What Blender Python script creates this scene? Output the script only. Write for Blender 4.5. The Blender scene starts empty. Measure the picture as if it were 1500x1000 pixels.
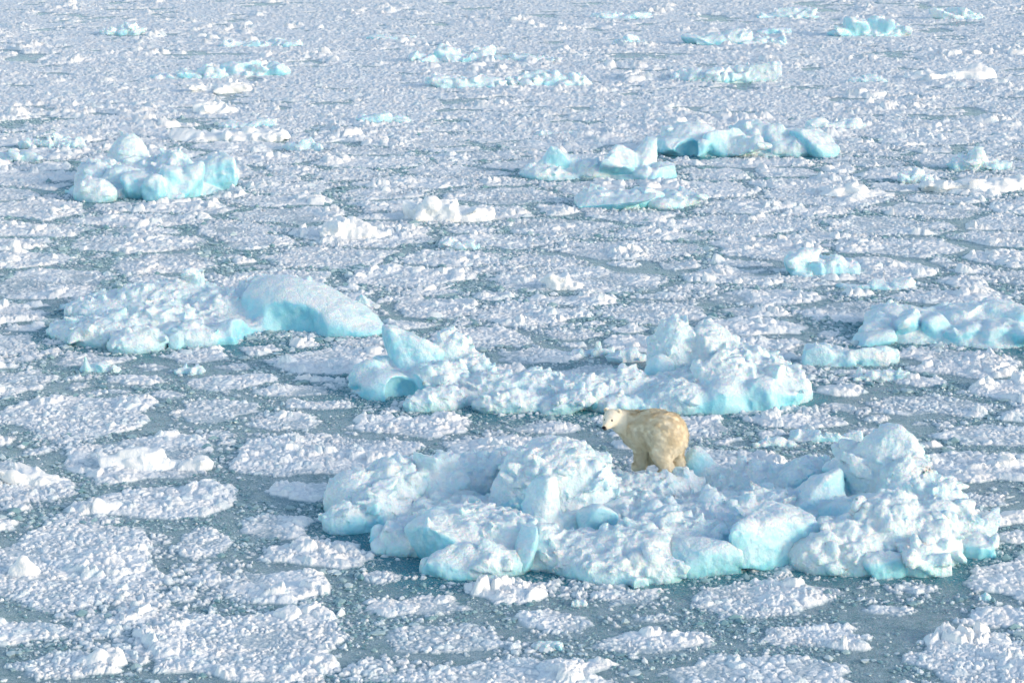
import bpy, math, time
import numpy as np
from mathutils import Vector, Matrix
T0 = time.time()
S = bpy.context.scene
C = S.collection
# ------------------------------------------------------------------ camera
H, F, PITCH = 14.0, 3300.0, math.atan(750 / 3300.0)
cd = bpy.data.cameras.new('camera')
cd.sensor_width = 36; cd.lens = F / 1500 * 36; cd.clip_end = 5000; cd.clip_start = .5
cam = bpy.data.objects.new('camera', cd); C.objects.link(cam)
cam.location = (0, 0, H); cam.rotation_euler = (math.pi / 2 - PITCH, 0, 0)
S.camera = cam
# ------------------------------------------------------------------ sky, sun, exposure
SUN_EL, SUN_AZ = math.radians(16), math.radians(118)   # azimuth clockwise from +Y (the view direction)
w = bpy.data.worlds.new('World'); S.world = w; w.use_nodes = True
nt = w.node_tree
sky = nt.nodes.new('ShaderNodeTexSky'); sky.sky_type = 'NISHITA'; sky.sun_disc = False
sky.sun_elevation = SUN_EL; sky.sun_rotation = SUN_AZ
sky.air_density = 1.0; sky.dust_density = .6; sky.ozone_density = 1.2
tn = nt.nodes.new('ShaderNodeMix'); tn.data_type = 'RGBA'; tn.blend_type = 'MULTIPLY'; tn.inputs[0].default_value = 1; tn.inputs[7].default_value = (1.07, 1.015, .93, 1)
nt.links.new(sky.outputs[0], tn.inputs[6]); nt.links.new(tn.outputs[2], nt.nodes['Background'].inputs[0])   # thin high cloud takes some blue out of the sky
nt.nodes['Background'].inputs[1].default_value = .15
sd = bpy.data.lights.new('sun', 'SUN'); sd.energy = 1.0; sd.angle = math.radians(10.0); sd.color = (1, .80, .60)
so = bpy.data.objects.new('sun', sd); C.objects.link(so)
dv = Vector((math.sin(SUN_AZ) * math.cos(SUN_EL), math.cos(SUN_AZ) * math.cos(SUN_EL), math.sin(SUN_EL)))
so.rotation_euler = dv.to_track_quat('Z', 'Y').to_euler(); so.location = (30, 0, 40)
S.view_settings.view_transform = 'Standard'; S.view_settings.look = 'None'
S.view_settings.exposure = 0.99; S.view_settings.gamma = 1; S.view_settings.use_curve_mapping = False
S.cycles.max_bounces = 6; S.cycles.diffuse_bounces = 4; S.cycles.glossy_bounces = 2; S.cycles.transmission_bounces = 4

# ------------------------------------------------------------------ pixel <-> place
cP, sP = math.cos(PITCH), math.sin(PITCH)
def P(px, py, z=0.0):
    u = (px - 750) / F; v = -(py - 500) / F
    dx, dy, dz = u, cP + v * sP, -sP + v * cP
    t = (z - H) / dz
    return np.array([dx * t, dy * t, z])
def ztop(px, row, pytop):
    y = P(px, row)[1]; v = -(pytop - 500) / F
    return H + y * (v * cP - sP) / (cP + v * sP)
def scale_at(row):      # px of the 1500 wide photo per metre
    y = P(750, row)[1]; return F / (y * cP + H * sP)
def to_px(x, y, z=0.0):
    fwd = y * cP - (z - H) * sP; up = y * sP + (z - H) * cP
    return 750 + F * x / fwd, 500 - F * up / fwd

# ------------------------------------------------------------------ noise
def h32(*a, seed=0):
    h = np.full(np.broadcast(*a).shape, (seed * 2654435761 + 374761393) & 0xffffffff, np.uint32)
    for k, x in enumerate(a):
        h = (h ^ (x.astype(np.int64) & 0xffffffff).astype(np.uint32)) * np.uint32(2246822519)
        h ^= h >> np.uint32(13); h *= np.uint32(3266489917); h ^= h >> np.uint32(16)
    return h
def r01(h, k=0):
    h = (h + np.uint32(k * 0x9E3779B9 & 0xffffffff)) * np.uint32(0x85ebca6b); h ^= h >> np.uint32(15)
    h *= np.uint32(0xc2b2ae35); h ^= h >> np.uint32(13)
    return (h >> np.uint32(8)).astype(np.float32) / np.float32(16777216)
def sm(a, b, x):
    t = np.clip((x - a) / (b - a), 0, 1); return t * t * (3 - 2 * t)
def vnoise(p, s, seed=0):          # p (N,d) -> -1..1
    q = p / s; i = np.floor(q).astype(np.int64); f = (q - i).astype(np.float32); f = f * f * (3 - 2 * f)
    d = p.shape[1]; out = 0
    for c in range(2 ** d):
        o = [(c >> k) & 1 for k in range(d)]
        wgt = 1.0
        for k in range(d): wgt = wgt * (f[:, k] if o[k] else 1 - f[:, k])
        out = out + wgt * r01(h32(*[i[:, k] + o[k] for k in range(d)], seed=seed))
    return out * 2 - 1
def fbm(p, s, oct=4, seed=0, gain=.5):
    o = 0; a = 1; t = 0
    for k in range(oct):
        o = o + a * vnoise(p + k * 17.3, s, seed + k); t += a; a *= gain; s *= .5
    return o / t
def worley(p, s, seed=0, jit=.9):  # returns F1, F2 (in cells), cell hash, offset from the cell point
    q = (p / s).astype(np.float64); i = np.floor(q).astype(np.int64); n, d = p.shape
    F1 = np.full(n, 9., np.float32); F2 = F1.copy(); Hh = np.zeros(n, np.uint32); off = np.zeros((n, d), np.float32)
    for c in range(3 ** d):
        o = []; m = c
        for k in range(d): o.append(m % 3 - 1); m //= 3
        h = h32(*[i[:, k] + o[k] for k in range(d)], seed=seed)
        dd = np.stack([(q[:, k] - i[:, k] - o[k] - .5 - (r01(h, k + 1) - .5) * jit).astype(np.float32) for k in range(d)], 1)
        D = np.sqrt((dd * dd).sum(1)); lt = D < F1
        F2 = np.where(lt, F1, np.minimum(F2, D)); F1 = np.where(lt, D, F1); Hh = np.where(lt, h, Hh)
        off[lt] = dd[lt]
    return F1, F2, Hh, off
def chunks(p, s, seed, edge=.35, tilt=.35):   # crushed-ice relief of grain s, about 0..1
    F1, F2, h, off = worley(p, s, seed)
    a = r01(h, 5); e = sm(0, edge, F2 - F1)
    t = sum((r01(h, 6 + k) - .5) * 2 * off[:, k] for k in range(p.shape[1]))
    dome = np.sqrt(np.clip(1.1 - F1 * F1 * 1.3, .03, 1)); k = r01(h, 11)
    return e * (.25 + .75 * a + tilt * t) * (dome * k + 1 - k), a

# ------------------------------------------------------------------ meshes
def mesh_obj(name, V, Q, mat, parent=None, smooth=True, attrs=None):
    me = bpy.data.meshes.new(name); n = len(Q); k = Q.shape[1]
    me.vertices.add(len(V)); me.vertices.foreach_set('co', np.ascontiguousarray(V, np.float32).ravel())
    me.loops.add(n * k); me.loops.foreach_set('vertex_index', np.ascontiguousarray(Q, np.int32).ravel())
    me.polygons.add(n); me.polygons.foreach_set('loop_start', np.arange(0, n * k, k, dtype=np.int32))
    me.polygons.foreach_set('use_smooth', np.full(n, smooth))
    me.update(calc_edges=True)
    for a, v in (attrs or {}).items():
        at = me.attributes.new(a, 'FLOAT', 'POINT'); at.data.foreach_set('value', np.ascontiguousarray(v, np.float32))
    me.materials.append(mat)
    o = bpy.data.objects.new(name, me); C.objects.link(o)
    if parent: o.parent = parent
    return o
def tag(o, label=None, cat=None, group=None, kind=None):
    if label: o['label'] = label
    if cat: o['category'] = cat
    if group: o['group'] = group
    if kind: o['kind'] = kind
    return o
def surface_nets(f, org, vx):
    nx, ny, nz = f.shape; s = f < 0
    c = [s[a:nx - 1 + a, b:ny - 1 + b, d:nz - 1 + d] for a in (0, 1) for b in (0, 1) for d in (0, 1)]
    cnt = sum(x.astype(np.uint8) for x in c); act = (cnt > 0) & (cnt < 8)
    I = np.argwhere(act); idx = -np.ones(act.shape, np.int64); idx[act] = np.arange(len(I))
    acc = np.zeros((len(I), 3)); num = np.zeros(len(I))
    cor = [(a, b, d) for a in (0, 1) for b in (0, 1) for d in (0, 1)]
    for A in cor:
        for ax in range(3):
            if A[ax]: continue
            B = list(A); B[ax] = 1
            fa = f[I[:, 0] + A[0], I[:, 1] + A[1], I[:, 2] + A[2]]; fb = f[I[:, 0] + B[0], I[:, 1] + B[1], I[:, 2] + B[2]]
            m = (fa < 0) != (fb < 0); t = np.where(m, fa / np.where(m, fa - fb, 1), 0)
            pt = np.tile(np.array(A, float), (len(I), 1)); pt[:, ax] = t
            acc[m] += pt[m]; num[m] += 1
    V = (I + acc / num[:, None]) * vx + org
    Qs = []
    for ax in range(3):
        b, c2 = [k for k in range(3) if k != ax]
        sl0 = [slice(1, -1)] * 3; sl1 = [slice(1, -1)] * 3
        sl0[ax] = slice(0, f.shape[ax] - 1); sl1[ax] = slice(1, f.shape[ax])
        ch = s[tuple(sl0)] != s[tuple(sl1)]; J = np.argwhere(ch)
        off = np.ones(3, int); off[ax] = 0; J = J + off
        ins = s[J[:, 0], J[:, 1], J[:, 2]]
        def g(db, dc):
            K = J.copy(); K[:, b] += db; K[:, c2] += dc; return idx[K[:, 0], K[:, 1], K[:, 2]]
        q = np.stack([g(-1, -1), g(0, -1), g(0, 0), g(-1, 0)], 1)
        flip = ins if ax != 1 else ~ins
        q[~flip] = q[~flip][:, ::-1]
        Qs.append(q)
    return V, np.concatenate(Qs)
def vnormals(V, Q):
    n = np.zeros_like(V)
    a = np.cross(V[Q[:, 2]] - V[Q[:, 0]], V[Q[:, 3]] - V[Q[:, 1]])
    for k in range(4):
        for c in range(3): n[:, c] += np.bincount(Q[:, k], a[:, c], len(V))
    return n / (np.linalg.norm(n, axis=1, keepdims=True) + 1e-12)
def smin(a, b, k):
    h = np.clip(.5 + .5 * (b - a) / k, 0, 1); return b + (a - b) * h - k * h * (1 - h)

# ------------------------------------------------------------------ materials
def nodes(name):
    m = bpy.data.materials.new(name); m.use_nodes = True; t = m.node_tree
    return m, t, t.nodes['Principled BSDF']
def N(t, typ, ins=None, **kw):
    n = t.nodes.new(typ)
    for k, v in kw.items(): setattr(n, k, v)
    for k, v in (ins or {}).items():
        if isinstance(v, bpy.types.NodeSocket): t.links.new(v, n.inputs[k])
        else: n.inputs[k].default_value = v
    return n
def ramp(t, fac, stops):
    n = t.nodes.new('ShaderNodeValToRGB'); t.links.new(fac, n.inputs[0]); e = n.color_ramp.elements
    while len(e) < len(stops): e.new(.5)
    for q, (p, c) in zip(e, stops): q.position = p; q.color = (*c, 1) if len(c) == 3 else c
    return n.outputs[0]
def mix(t, fac, a, b, mode='MIX'):
    n = t.nodes.new('ShaderNodeMix'); n.data_type = 'RGBA'; n.blend_type = mode
    for s, v in ((n.inputs[0], fac), (n.inputs[6], a), (n.inputs[7], b)):
        if isinstance(v, bpy.types.NodeSocket): t.links.new(v, s)
        else: s.default_value = v if isinstance(v, (int, float)) else (*v, 1)
    return n.outputs[2]
def rng(t, v, a, b, c, d):
    return N(t, 'ShaderNodeMapRange', {0: v, 1: a, 2: b, 3: c, 4: d}).outputs[0]

def mat_brash():
    m, t, b = nodes('brash_snow')
    g = N(t, 'ShaderNodeNewGeometry'); pos = g.outputs['Position']
    z = N(t, 'ShaderNodeSeparateXYZ', {0: pos}).outputs[2]
    cell = N(t, 'ShaderNodeAttribute', attribute_name='cell').outputs['Fac']
    wet = rng(t, z, -.005, .035, 0, 1)
    n1 = N(t, 'ShaderNodeTexNoise', {'Vector': pos, 'Scale': 1.3, 'Detail': 4}).outputs[0]
    base = mix(t, rng(t, n1, .35, .7, 0, 1), (.85, .885, .915), (.94, .92, .905))
    base = mix(t, rng(t, cell, .80, .97, 0, .55), base, (.60, .74, .80))
    col = mix(t, wet, (.30, .42, .47), base)
    t.links.new(col, b.inputs['Base Color'])
    b.inputs['Roughness'].default_value = .55; b.inputs['Specular IOR Level'].default_value = .35
    b.inputs['Subsurface Weight'].default_value = .0
    nz = N(t, 'ShaderNodeTexNoise', {'Vector': pos, 'Scale': 22, 'Detail': 3}).outputs[0]
    vo = N(t, 'ShaderNodeTexVoronoi', {'Vector': pos, 'Scale': 26}).outputs[0]
    hsum = N(t, 'ShaderNodeMath', {0: nz, 1: vo}, operation='SUBTRACT').outputs[0]
    bp = N(t, 'ShaderNodeBump', {'Height': hsum, 'Strength': .35, 'Distance': .025}).outputs[0]
    t.links.new(bp, b.inputs['Normal'])
    return m
def mat_berg():
    m, t, b = nodes('berg_ice')
    g = N(t, 'ShaderNodeNewGeometry'); pos = g.outputs['Position']
    z = N(t, 'ShaderNodeSeparateXYZ', {0: pos}).outputs[2]
    nz_ = N(t, 'ShaderNodeSeparateXYZ', {0: g.outputs['Normal']}).outputs[2]
    ice = N(t, 'ShaderNodeAttribute', attribute_name='ice').outputs['Fac']
    n1 = N(t, 'ShaderNodeTexNoise', {'Vector': pos, 'Scale': 1.6, 'Detail': 5, 'Roughness': .6}).outputs[0]
    n2 = N(t, 'ShaderNodeTexNoise', {'Vector': pos, 'Scale': 7, 'Detail': 4}).outputs[0]
    # bare ice where it is steep or washed by the sea, snow crust elsewhere
    wash = N(t, 'ShaderNodeAttribute', attribute_name='wash').outputs['Fac']
    steep = rng(t, nz_, .8, .15, .12, 1.0)
    a1 = N(t, 'ShaderNodeMath', {0: ice, 1: steep}, operation='MULTIPLY').outputs[0]
    a2 = N(t, 'ShaderNodeMath', {0: a1, 1: wash}, operation='ADD').outputs[0]
    a4 = N(t, 'ShaderNodeMath', {0: a2, 1: rng(t, nz_, .7, -.2, 0, .35)}, operation='ADD').outputs[0]
    a5 = N(t, 'ShaderNodeMath', {0: a4, 1: rng(t, n2, .3, .7, -.2, .2)}, operation='ADD').outputs[0]
    a3 = N(t, 'ShaderNodeMath', {0: a5, 1: rng(t, n1, .3, .7, -.55, .6)}, operation='ADD').outputs[0]
    bare = rng(t, a3, .15, 1.3, 0, 1)
    snow = mix(t, rng(t, n2, .35, .65, 0, 1), (.66, .82, .90), (.84, .885, .905))
    icec = mix(t, rng(t, n1, .35, .65, 0, 1), (.20, .62, .77), (.45, .77, .85))
    col = mix(t, bare, snow, icec)
    t.links.new(col, b.inputs['Base Color'])
    b.inputs['Subsurface Weight'].default_value = .5
    b.inputs['Subsurface Radius'].default_value = (.15, .65, 1.0); b.inputs['Subsurface Scale'].default_value = .16
    t.links.new(rng(t, bare, 0, 1, .6, .28), b.inputs['Roughness'])
    b.inputs['Specular IOR Level'].default_value = .4
    f1 = N(t, 'ShaderNodeTexNoise', {'Vector': pos, 'Scale': 16, 'Detail': 6, 'Roughness': .65}).outputs[0]
    f2 = N(t, 'ShaderNodeTexVoronoi', {'Vector': pos, 'Scale': 19}).outputs[0]
    fn = N(t, 'ShaderNodeMath', {0: f1, 1: N(t, 'ShaderNodeMath', {0: f2, 1: .35}, operation='MULTIPLY').outputs[0]}, operation='SUBTRACT').outputs[0]
    bs = rng(t, bare, 0, 1, .85, .3)
    bp = N(t, 'ShaderNodeBump', {'Height': fn, 'Strength': bs, 'Distance': .05}).outputs[0]
    t.links.new(bp, b.inputs['Normal'])
    return m
def mat_sea():
    m, t, b = nodes('slushy_sea')
    g = N(t, 'ShaderNodeNewGeometry'); pos = g.outputs['Position']
    foot = N(t, 'ShaderNodeAttribute', attribute_name='foot').outputs['Fac']
    n0 = N(t, 'ShaderNodeTexNoise', {'Vector': pos, 'Scale': .35, 'Detail': 5, 'Roughness': .6}).outputs[0]
    n1 = N(t, 'ShaderNodeTexNoise', {'Vector': pos, 'Scale': 2.2, 'Detail': 6, 'Roughness': .7}).outputs[0]
    v1 = N(t, 'ShaderNodeTexVoronoi', {'Vector': pos, 'Scale': 14, 'Randomness': 1})
    v2 = N(t, 'ShaderNodeTexVoronoi', {'Vector': pos, 'Scale': 33, 'Randomness': 1})
    water = mix(t, rng(t, n0, .35, .65, 0, 1), (.09, .245, .30), (.175, .345, .395))
    water = mix(t, foot, water, (.02, .28, .38))
    r1 = N(t, 'ShaderNodeSeparateColor', {0: v1.outputs['Color']}).outputs[0]
    r2 = N(t, 'ShaderNodeSeparateColor', {0: v2.outputs['Color']}).outputs[0]
    dens = rng(t, n1, .30, .72, .02, .75)
    def grain(v, r, sz):
        inside = rng(t, v.outputs['Distance'], sz, sz * .6, 0, 1)
        sel = N(t, 'ShaderNodeMath', {0: r, 1: dens}, operation='LESS_THAN').outputs[0]
        return N(t, 'ShaderNodeMath', {0: inside, 1: sel}, operation='MULTIPLY').outputs[0]
    g1 = grain(v1, r1, .42); g2 = grain(v2, r2, .5)
    gs = N(t, 'ShaderNodeMath', {0: g1, 1: g2}, operation='MAXIMUM').outputs[0]
    iceg = mix(t, rng(t, r2, 0, .6, 0, 1), (.60, .68, .71), (.24, .34, .38))
    col = mix(t, N(t, 'ShaderNodeMath', {0: gs, 1: .75}, operation='MULTIPLY').outputs[0], water, iceg)
    n3 = N(t, 'ShaderNodeTexNoise', {'Vector': pos, 'Scale': 9, 'Detail': 7, 'Roughness': .75}).outputs[0]
    sl = N(t, 'ShaderNodeMath', {0: n3, 1: n1}, operation='ADD').outputs[0]
    slush = N(t, 'ShaderNodeMath', {0: rng(t, sl, .76, 1.12, 0, .88), 1: rng(t, foot, 0, 1, 1, .15)}, operation='MULTIPLY').outputs[0]
    col = mix(t, slush, col, (.46, .61, .69))
    t.links.new(col, b.inputs['Base Color'])
    t.links.new(rng(t, gs, 0, 1, .22, .45), b.inputs['Roughness'])
    b.inputs['Specular IOR Level'].default_value = .5
    hh = N(t, 'ShaderNodeMath', {0: gs, 1: rng(t, n3, .3, .7, 0, 1.6)}, operation='ADD').outputs[0]
    bp = N(t, 'ShaderNodeBump', {'Height': hh, 'Strength': .8, 'Distance': .035}).outputs[0]
    t.links.new(bp, b.inputs['Normal'])
    return m
def mat_bits():
    m, t, b = nodes('clear_ice_bits')
    cell = N(t, 'ShaderNodeAttribute', attribute_name='cell').outputs['Fac']
    t.links.new(ramp(t, cell, [(0, (.17, .33, .37)), (.5, (.30, .44, .48)), (.88, (.52, .64, .68)), (1, (.84, .87, .89))]), b.inputs['Base Color'])
    b.inputs['Roughness'].default_value = .3
    return m
M_BRASH, M_BERG, M_SEA, M_BITS = mat_brash(), mat_berg(), mat_sea(), mat_bits()

# ------------------------------------------------------------------ icebergs
# a lump: (x, row of its centre on the sea, row its top reaches, width px, depth m, kind)
# kinds: e/q the rounded versions of i/p, r round snow lump, b angular block, i bare ice (smooth), p bare block kept as a part of its own, B (x,row,width,depth,height) low base
rs = np.random.RandomState
def planes(n, R):
    v = R.normal(size=(n, 3)); v /= np.linalg.norm(v, axis=1, keepdims=True); return v
class Lump:
    def __init__(s, c, r, kind, seed):
        R = rs(seed); s.c = np.array(c, float); s.r = np.array(r, float); s.kind = kind
        a = R.uniform(-.5, .5); s.rot = np.array([[math.cos(a), -math.sin(a), 0], [math.sin(a), math.cos(a), 0], [0, 0, 1]])
        if kind in 'bip':
            t = R.uniform(-.3, .3, 2); s.rot = s.rot @ np.array([[math.cos(t[0]), 0, math.sin(t[0])], [0, 1, 0], [-math.sin(t[0]), 0, math.cos(t[0])]]) @ np.array([[1, 0, 0], [0, math.cos(t[1]), -math.sin(t[1])], [0, math.sin(t[1]), math.cos(t[1])]])
        s.pl = None
        if kind in 'bip':
            base = np.array([[1, 0, 0], [-1, 0, 0], [0, 1, 0], [0, -1, 0], [0, 0, 1], [0, 0, -1.]]) + R.normal(0, .34, (6, 3))
            ex = planes(7 if kind != 'b' else 5, R); v = np.concatenate([base, ex]); s.pl = v / np.linalg.norm(v, axis=1, keepdims=True)
            s.d = np.concatenate([R.uniform(.82, .95, 6), R.uniform(.88, 1.08, len(ex))])
        s.seed = seed
    def sd(s, p):
        q = (p - s.c) @ s.rot / s.r; m = s.r.min()
        if s.pl is None:
            n = np.linalg.norm(q, axis=-1)
            return ((n ** 1 - 1) * m).astype(np.float32)
        k = .065 if s.kind == 'b' else .11; acc = 0
        D = q @ s.pl.T - s.d
        mx = D.max(-1); acc = np.exp(np.clip((D - mx[..., None]) / k, -30, 0)).sum(-1)
        return ((mx + k * np.log(acc)) * m).astype(np.float32)
def make_lump(spec, seed):
    if spec[0] == 'B':
        _, x, row, w, d, h = spec; p = P(x, row); k = scale_at(row)
        rz = min(.9, w / k * .5); return Lump((p[0], p[1], h - rz), (w / 2 / k * 1.08, d / 2, rz), 'r', seed)
    x, row, top, w, d, kind = spec; p = P(x, row); k = scale_at(row); zt = max(.12, ztop(x, row, top))
    if kind in 'reqx':
        rz = max(zt * .75, .22); c = zt - rz
    else:
        rz = max(zt * .62, .25); c = zt - rz * .9
    return Lump((p[0], p[1], c), (w / 2 / k, d / 2, rz), kind, seed)
def grid_eval(f, org, vx, L, k, pad=.25):
    ext = L.r.max() if L.pl is None else L.r.max() * 1.25
    ex = np.array([np.hypot(*L.r[:2])] * 2 + [L.r[2] * 1.2]) + pad
    lo = np.maximum(np.floor((L.c - ex - org) / vx).astype(int), 0)
    hi = np.minimum(np.ceil((L.c + ex - org) / vx).astype(int) + 1, f.shape)
    if (hi <= lo).any(): return
    g = np.stack(np.meshgrid(*[np.arange(lo[i], hi[i]) * vx + org[i] for i in range(3)], indexing='ij'), -1)
    d = L.sd(g); sl = tuple(slice(lo[i], hi[i]) for i in range(3))
    f[sl] = smin(f[sl], d, k).astype(np.float32)
def build_berg(name, specs, seed, label, cat='iceberg', group=None, vx=.032, rubble=500, rmin=.05, rmax=.2, ice_amp=1.0, rough=1.0):
    Ls = [make_lump(sp, seed * 100 + i) for i, sp in enumerate(specs)]
    carve = [L for L in Ls if L.kind == 'x']; body = [L for L in Ls if L.kind not in 'pqx']; parts = [L for L in Ls if L.kind in 'pq']
    allr = np.array([[*(L.c - np.hypot(*L.r[:2]) * .95), *(L.c + np.hypot(*L.r[:2]) * .95)] for L in body])
    lo = allr[:, :3].min(0) - .3; hi = allr[:, 3:].max(0) + .3
    lo[2] = -.22; hi[2] = max(L.c[2] + L.r[2] * 1.2 for L in body) + .3
    n = np.ceil((hi - lo) / vx).astype(int) + 1
    f = np.full(n, 1., np.float32); org = lo
    for L in body: grid_eval(f, org, vx, L, {'r': .12, 'e': .3}.get(L.kind, .10) * min(1, L.r.min() / .45))
    # crushed blocks lying all over it
    R = rs(seed); ax = np.arange(n[0]); zz = np.arange(n[2])
    hm = np.where((f < 0).any(2), (f.shape[2] - 1 - np.argmax((f < 0)[:, :, ::-1], 2)) * vx + org[2], -9)
    I = np.argwhere(hm > -.02)
    icel = [L for L in body if L.kind in 'ie'] + parts
    if rubble:
        pick = I[R.randint(0, len(I), rubble)]
        clus = vnoise(pick * vx + 50., .9, seed)
        rad = rmin + (rmax - rmin) * R.uniform(0, 1, rubble) ** 3.5 * (1 + .5 * clus)
        for (i, j), r in zip(pick, rad):
            c = np.array([org[0] + i * vx, org[1] + j * vx, hm[i, j] + R.uniform(-.6, .05) * r])
            if icel:
                if hm[i, j] > .75 * hm.max() and R.rand() < .75: continue
                on = min(abs(L.sd(c[None])[0]) - (.22 if L.kind == 'e' else 0) for L in icel)
                if on < .12 and R.rand() < .93: continue
            grid_eval(f, org, vx, Lump(c, r * R.uniform(.7, 1.6, 3) * (1, 1, .8), 'b' if R.rand() < .8 else 'r', R.randint(1 << 30)), .03, pad=.06)
    for L in carve:
        e = np.array([np.hypot(*L.r[:2])] * 2 + [L.r[2]]) + .2
        a_ = np.maximum(np.floor((L.c - e - org) / vx).astype(int), 0); b_ = np.minimum(np.ceil((L.c + e - org) / vx).astype(int), n)
        g = np.stack(np.meshgrid(*[np.arange(a_[i], b_[i]) * vx + org[i] for i in range(3)], indexing='ij'), -1); sl = tuple(slice(a_[i], b_[i]) for i in range(3))
        f[sl] = -smin(-f[sl], L.sd(g) + .16 * min(1, L.r.min()) * fbm(g.reshape(-1, 3) * np.array([1, 1, .6]), .55, 3, seed).reshape(g.shape[:3]), .05 + .12 * (L.r.min() > .9))
    f[:, :, 0] = 1; f[0] = f[-1] = 1; f[:, 0] = f[:, -1] = 1; f[:, :, -1] = 1
    V, Q = surface_nets(f, org, vx)
    ice = np.zeros(len(V), np.float32)
    for L in body:
        if L.kind in 'ie':
            near = (np.abs(V[:, :2] - L.c[:2]) < np.hypot(*L.r[:2]) + .1).all(1)
            if near.any():
                d = L.sd(V[near]); ice[near] = np.maximum(ice[near], (1 - sm(.015, .06, np.abs(d))) if L.kind == 'i' else 1.25 * (1 - sm(.05, .28, np.abs(d))))
    for L in carve:
        ice = np.maximum(ice, 1.35 * (1 - sm(.10, .30, np.abs(L.sd(V)))))
    nn = vnormals(V, Q); q = V + .05 * np.stack([fbm(V, .3, 2, seed + 5 + k) for k in range(3)], 1)
    c1, a1 = chunks(q, .30 * rough, seed + 1, .5); c2, a2 = chunks(q, .13, seed + 2, .45)
    fb = fbm(V, .5, 5, seed + 9); ice_ = np.minimum(ice, 1); snowy = (1 - .9 * ice_)
    patch = sm(-.25, .35, fbm(V, .8, 2, seed + 21))
    f2 = fbm(V, .16, 4, seed + 13, .6)
    G3 = V * np.array([1, 1, .6])
    disp0 = (.45 + .75 * ice_) * .12 * fbm(G3, .7, 3, seed + 15) + .035 * fbm(G3, .17, 3, seed + 16, .6)
    disp = disp0 + snowy * (.022 * (c1 - .35) + .016 * (c2 - .3)) * ice_amp * (.35 + .9 * patch) + .075 * fb + .022 * f2 * (.4 + .6 * snowy) + ice * .05 * fbm(V * np.array([1, 1, .45]), .3, 3, seed + 3)
    em = np.clip((ice - 1) / .2, 0, 1)
    disp *= sm(-.2, .02, V[:, 2]) * min(1, max(.12, V[:, 2].max() / 1.1)) * (1 - .6 * em)
    V = V + nn * disp[:, None]
    c = np.array([(lo[0] + hi[0]) / 2, (lo[1] + hi[1]) / 2, 0])
    top = V[:, 2].max(); wz = .05 if name == 'ice_hummock' else min(.38, .42 * top)
    wash = (1 - sm(0, 1, (V[:, 2] / wz + .7 * fbm(V, .7, 3, seed + 17)))) * (0 if name == 'ice_hummock' else .55)
    if seed >= 1000: wash *= .5
    o = mesh_obj(name, V - c, Q, M_BRASH if name == 'ice_hummock' else M_BERG, attrs={'ice': ice * (.9 if seed < 1000 else .6), 'wash': wash, 'cell': vnoise(V, .2, seed) * .5 + .35})
    o.location = c
    tag(o, label, cat, group)
    for L in parts:
        v2 = min(vx, max(L.r) / 22); e = np.array([np.hypot(*L.r[:2]) * 1.15] * 2 + [L.r[2] * 1.2]) + .05
        l2 = L.c - e; n2 = np.ceil(2 * e / v2).astype(int) + 1
        g = np.full(n2, 1., np.float32); grid_eval(g, l2, v2, L, .001, pad=.02)
        g[0] = g[-1] = 1; g[:, 0] = g[:, -1] = 1; g[:, :, 0] = g[:, :, -1] = 1
        W, K = surface_nets(g, l2, v2)
        wn = vnormals(W, K); W = W + wn * (.22 * L.r.min() * fbm(W, max(.8 * L.r.max(), .1), 4, L.seed) + .05 * L.r.min() * fbm(W, .12, 3, L.seed + 1, .6))[:, None]
        mesh_obj('ice_block', W - c, K, M_BERG, o, attrs={'ice': np.full(len(W), .75), 'wash': .8 * (1 - sm(0, .3, W[:, 2]))})
    BERGS.append((specs, o))
    return o
BERGS = []
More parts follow.
